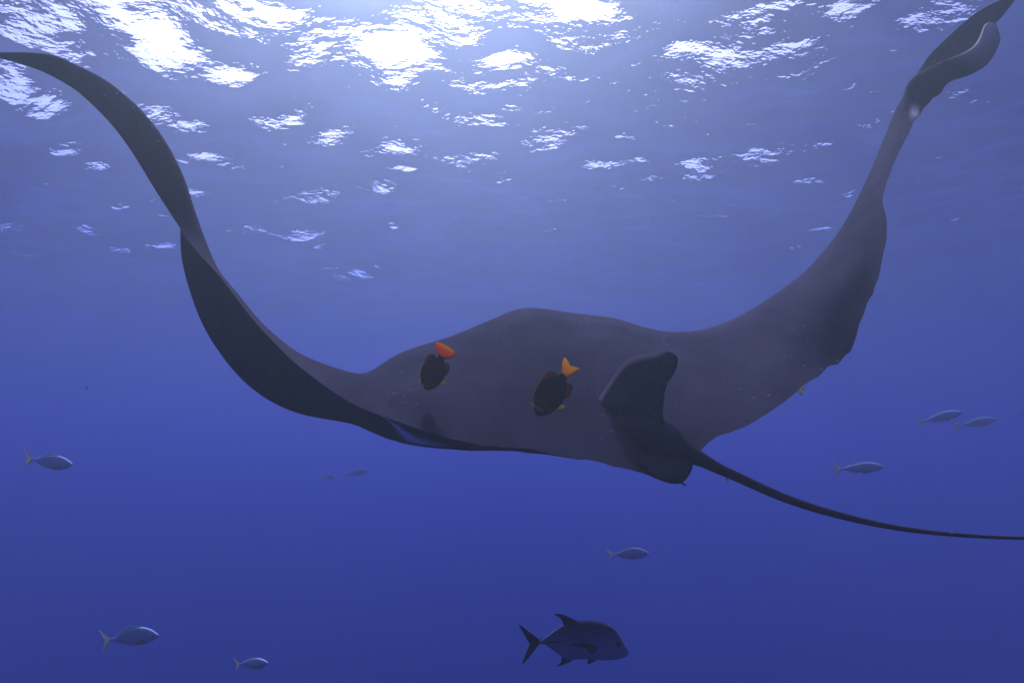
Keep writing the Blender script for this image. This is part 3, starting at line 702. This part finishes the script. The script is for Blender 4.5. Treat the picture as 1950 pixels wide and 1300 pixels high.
# --- pale slim schooling fish with forked tails (unit length)
m_pale = axis_mat("pale_fish_skin", [(0.0, (0.24, 0.26, 0.38)), (0.35, (0.36, 0.40, 0.52)), (0.7, (0.36, 0.42, 0.48)), (1.0, (0.28, 0.33, 0.35))], 'Z', -0.13, 0.13)  # lower flank painted paler than the back to lift its shade
m_palefin = simple_mat("pale_fish_fin", (0.46, 0.46, 0.32), (0.60, 0.57, 0.40), 8)
translucent(m_palefin, 0.5)
GP = "pale fish schooling in open water"
def pale_fish(label, hump=1.0):
    t = thing("pale_fish", label, "fish", (0, 0, 0), GP)
    pr = [(0.500,0.004,-0.004,0.004),(0.485,0.020,-0.016,0.014),(0.45,0.040*hump,-0.036,0.030),(0.39,0.072*hump,-0.066,0.046),(0.30,0.102*hump,-0.092,0.058),(0.18,0.120*hump,-0.108,0.064),
          (0.05,0.112*hump,-0.102,0.060),(-0.08,0.084*hump,-0.078,0.046),(-0.18,0.050*hump,-0.050,0.030),(-0.25,0.026,-0.028,0.016),(-0.31,0.018,-0.020,0.010),(-0.34,0.018,-0.020,0.007)]
    v_, f_ = fish_body(pr, 16, 3)
    mesh_obj("body", v_, f_, m_pale, t)
    fish_fin("tail_fin", [(-0.31,0,0.018),(-0.38,0,0.060),(-0.45,0,0.125),(-0.50,0,0.165),(-0.465,0,0.080),(-0.425,0,0.0),(-0.46,0,-0.085),(-0.49,0,-0.175),(-0.44,0,-0.120),(-0.38,0,-0.060),(-0.31,0,-0.020)], m_palefin, t, 0.008)
    fish_fin("dorsal_fin", [(0.24,0,0.112*hump),(0.16,0,0.130*hump),(0.0,0,0.122*hump),(-0.12,0,0.085*hump),(-0.20,0,0.052*hump),(-0.12,0,0.060*hump),(0.05,0,0.095*hump),(0.2,0,0.100*hump)], m_pale, t, 0.006)
    fish_fin("anal_fin", [(0.02,0,-0.098),(-0.06,0,-0.108),(-0.14,0,-0.082),(-0.20,0,-0.048),(-0.10,0,-0.066),(0.0,0,-0.090)], m_palefin, t, 0.006)
    fish_fin("pelvic_fin", [(0.20,0,-0.100),(0.13,0,-0.132),(0.08,0,-0.128),(0.12,0,-0.100)], m_palefin, t, 0.006)
    for s in (1, -1):
        fish_fin("pectoral_fin", [(0.30,s*0.058,-0.02),(0.24,s*0.070,-0.012),(0.14,s*0.082,-0.030),(0.12,s*0.082,-0.045),(0.20,s*0.072,-0.055),(0.29,s*0.060,-0.045)], m_palefin, t, 0.004, (0.1, 1, 0))
        eye(t, 0.43, s * 0.036, 0.012, 0.013, m_eye)
    return t
pf = pale_fish("pale slim fish with faint yellowish tail, alone below the manta's left wing")
pose(pf, (33, 871, 6.0), (152, 887, 5.8), (0.0, -1), 122 / F_PX * 5.9)
q = pale_fish("arched pale fish, the larger of two swimming low together", 1.30)
pose(q, (184, 1220, 5.0), (310, 1209, 4.9), (0, -1), 128 / F_PX * 4.95)
q = dup(pf, "slim pale fish, the smaller of two swimming low together")
pose(q, (435, 1264, 5.2), (523, 1262, 5.0), (0, -1), 90 / F_PX * 5.1)
q = pale_fish("small arched pale fish alone in the water just above the dark jack", 1.22)
pose(q, (1154, 1056, 6.6), (1238, 1054, 6.4), (0, -1), 86 / F_PX * 6.5)
q = dup(pf, "pale fish swimming alone just above the manta's whip tail")
pose(q, (1591, 893, 6.4), (1678, 889, 6.2), (0, -1), 89 / F_PX * 6.3)
q = dup(pf, "faint hazy fish, the follower of a close pair beyond the manta's right wing")
pose(q, (1752, 803, 9.0), (1829, 786, 8.7), (-0.1, -1), 79 / F_PX * 8.8)
q = dup(pf, "faintest hazy fish, the leader of a close pair beyond the manta's right wing")
pose(q, (1822, 811, 9.8), (1893, 799, 9.5), (-0.1, -1), 73 / F_PX * 9.6)

q = dup(pf, "very faint distant fish below the manta's belly, the shorter of two far off")
pose(q, (608, 904, 16.5), (643, 911, 16.3), (0, -1), 36 / F_PX * 16.4)  # fish copies standing for two faint pale streaks far off
q = dup(pf, "very faint distant fish below the manta's belly, the longer of two far off")
pose(q, (652, 904, 15.0), (704, 896, 14.8), (0, -1), 52 / F_PX * 14.9)

# --- cleaner angelfish: dark oval bodies, orange tails
m_angel = axis_mat("angelfish_skin", [(0.0, (0.020, 0.010, 0.010)), (0.62, (0.012, 0.008, 0.012)), (0.74, (0.022, 0.012, 0.008)), (0.80, (0.060, 0.030, 0.008)), (0.86, (0.018, 0.010, 0.008)), (1.0, (0.012, 0.008, 0.012))], 'X', -0.5, 0.5)
m_atail = axis_mat("angelfish_tail", [(0.0, (0.60, 0.36, 0.03)), (0.16, (0.58, 0.30, 0.03)), (0.34, (0.55, 0.16, 0.03)), (0.75, (0.46, 0.11, 0.03)), (1.0, (0.14, 0.04, 0.02))], 'X', -0.52, -0.24)
m_atail2 = axis_mat("angelfish_gold_tail", [(0.0, (0.62, 0.44, 0.02)), (0.5, (0.60, 0.32, 0.02)), (0.8, (0.50, 0.26, 0.03)), (1.0, (0.20, 0.14, 0.04))], 'X', -0.52, -0.24)
for m_ in (m_atail, m_atail2): translucent(m_, 0.7)
m_aedge = axis_mat("angelfish_fin_edge", [(0.0, (0.13, 0.035, 0.025)), (0.45, (0.20, 0.07, 0.025)), (0.8, (0.34, 0.14, 0.02)), (1.0, (0.36, 0.20, 0.02))], 'X', -0.4, 0.35)
translucent(m_aedge, 0.5)
m_apec = simple_mat("angelfish_yellow_fin", (0.34, 0.30, 0.04), (0.46, 0.40, 0.05), 8)
translucent(m_apec, 0.6)
GA = "angelfish cleaning the manta's back"
def angelfish(label, tail_mat, fan, cat="fish", name="angelfish"):
    t = thing(name, label, cat, (0, 0, 0), GA)
    pr = [(0.500,0.006,-0.012,0.006),(0.480,0.040,-0.046,0.030),(0.44,0.090,-0.094,0.056),(0.36,0.160,-0.150,0.082),(0.24,0.215,-0.195,0.094),(0.10,0.232,-0.212,0.090),
          (-0.03,0.205,-0.190,0.074),(-0.13,0.150,-0.142,0.052),(-0.20,0.090,-0.088,0.032),(-0.245,0.060,-0.060,0.020),(-0.28,0.054,-0.054,0.013)]
    v_, f_ = fish_body(pr, 20, 4)
    mesh_obj("body", v_, f_, m_angel, t)
    if fan:      # spread, rounded
        tp_ = [(-0.25,0,0.052),(-0.32,0,0.13),(-0.42,0,0.205),(-0.49,0,0.205),(-0.525,0,0.10),(-0.535,0,0.0),(-0.525,0,-0.10),(-0.49,0,-0.205),(-0.42,0,-0.205),(-0.32,0,-0.13),(-0.25,0,-0.052)]
    else:        # notched
        tp_ = [(-0.25,0,0.050),(-0.33,0,0.085),(-0.43,0,0.140),(-0.505,0,0.150),(-0.49,0,0.075),(-0.455,0,0.0),(-0.485,0,-0.075),(-0.50,0,-0.145),(-0.43,0,-0.125),(-0.33,0,-0.080),(-0.25,0,-0.050)]
    fish_fin("tail_fin", tp_, tail_mat, t, 0.008)
    fish_fin("dorsal_fin", [(0.36,0,0.150),(0.26,0,0.228),(0.10,0,0.256),(-0.06,0,0.250),(-0.17,0,0.235),(-0.225,0,0.190),(-0.205,0,0.085),(-0.03,0,0.18),(0.2,0,0.19)], m_aedge, t, 0.012)
    fish_fin("anal_fin", [(0.06,0,-0.200),(0.00,0,-0.232),(-0.09,0,-0.236),(-0.18,0,-0.215),(-0.225,0,-0.165),(-0.205,0,-0.085),(-0.08,0,-0.15)], m_aedge, t, 0.012)
    fish_fin("pelvic_fin", [(0.26,0,-0.190),(0.20,0,-0.250),(0.12,0,-0.295),(0.13,0,-0.215)], m_apec, t, 0.010)
    for s in (1, -1):
        fish_fin("pectoral_fin", [(0.37,s*0.092,-0.03),(0.395,s*0.092,0.06),(0.385,s*0.085,0.15),(0.355,s*0.085,0.19),(0.340,s*0.102,0.10),(0.325,s*0.110,0.0),(0.345,s*0.105,-0.05)], m_apec, t, 0.006, (0.2, s * 1.0, 0.15))
        eye(t, 0.415, s * 0.060, 0.045, 0.017, m_eye)
    return t
a1 = angelfish("dark oval angelfish with a broad rounded red-orange tail above the manta's back", m_atail, True)
pose(a1, (850, 662, 2.66), (811, 740, 2.75), (-1.0, -0.25, 0.2), 0.216)
a2 = angelfish("dark oval angelfish with a notched golden-orange tail above the manta's back", m_atail2, False)
pose(a2, (1090, 692, 2.60), (1022, 790, 2.66), (-1.0, -0.55, 0.15), 0.252)
m_ytail = axis_mat("angelfish_pale_tail", [(0.0, (0.75, 0.75, 0.45)), (0.6, (0.75, 0.68, 0.22)), (1.0, (0.55, 0.42, 0.06))], 'X', -0.52, -0.24)
translucent(m_ytail, 0.7)
a3 = angelfish("fish hidden under the manta's right wing, only its pale yellow tail showing", m_ytail, False)
pose(a3, (1534, 746, 3.80), (1474, 716, 4.0), (0.2, -1), 0.21)

# ------------------------------------------------------------------ drifting specks of plankton
pr_ = np.random.default_rng(21)
vs_, fs_ = [], []
def speck(c, r):
    b0 = len(vs_)
    j = 1 + pr_.normal(0, 0.25, 6)
    for k, d in enumerate(((1,0,0),(-1,0,0),(0,1,0),(0,-1,0),(0,0,1),(0,0,-1))):
        vs_.append(c + np.array(d) * r * j[k])
    for a, b, c_ in ((0,2,4),(2,1,4),(1,3,4),(3,0,4),(2,0,5),(1,2,5),(3,1,5),(0,3,5)):
        fs_.append((b0 + a, b0 + b, b0 + c_))
for _ in range(420):
    d = 0.9 + 4.2 * pr_.random() ** 0.8
    x, y = pr_.random() * 2150 - 100, pr_.random() * 1500 - 100
    speck(P(x, y, d), d / F_PX * (0.35 + 0.75 * pr_.random() ** 3))
for (x, y, r) in [(1384, 912, 2.2), (1386, 918, 1.6), (1943, 788, 2.6), (1945, 793, 1.6), (1476, 990, 1.6), (1687, 922, 1.6), (1033, 495, 1.4), (165, 738, 1.6), (1272, 727, 1.8)]:
    speck(P(x, y, 1.9), 1.9 / F_PX * r)
m_speck = simple_mat("plankton", (0.10, 0.10, 0.10), (0.2, 0.2, 0.19), 4)
snow = mesh_obj("marine_snow", vs_, fs_, m_speck, None, False)
snow["kind"] = "stuff"
snow["label"] = "tiny pale specks of plankton drifting in the water"
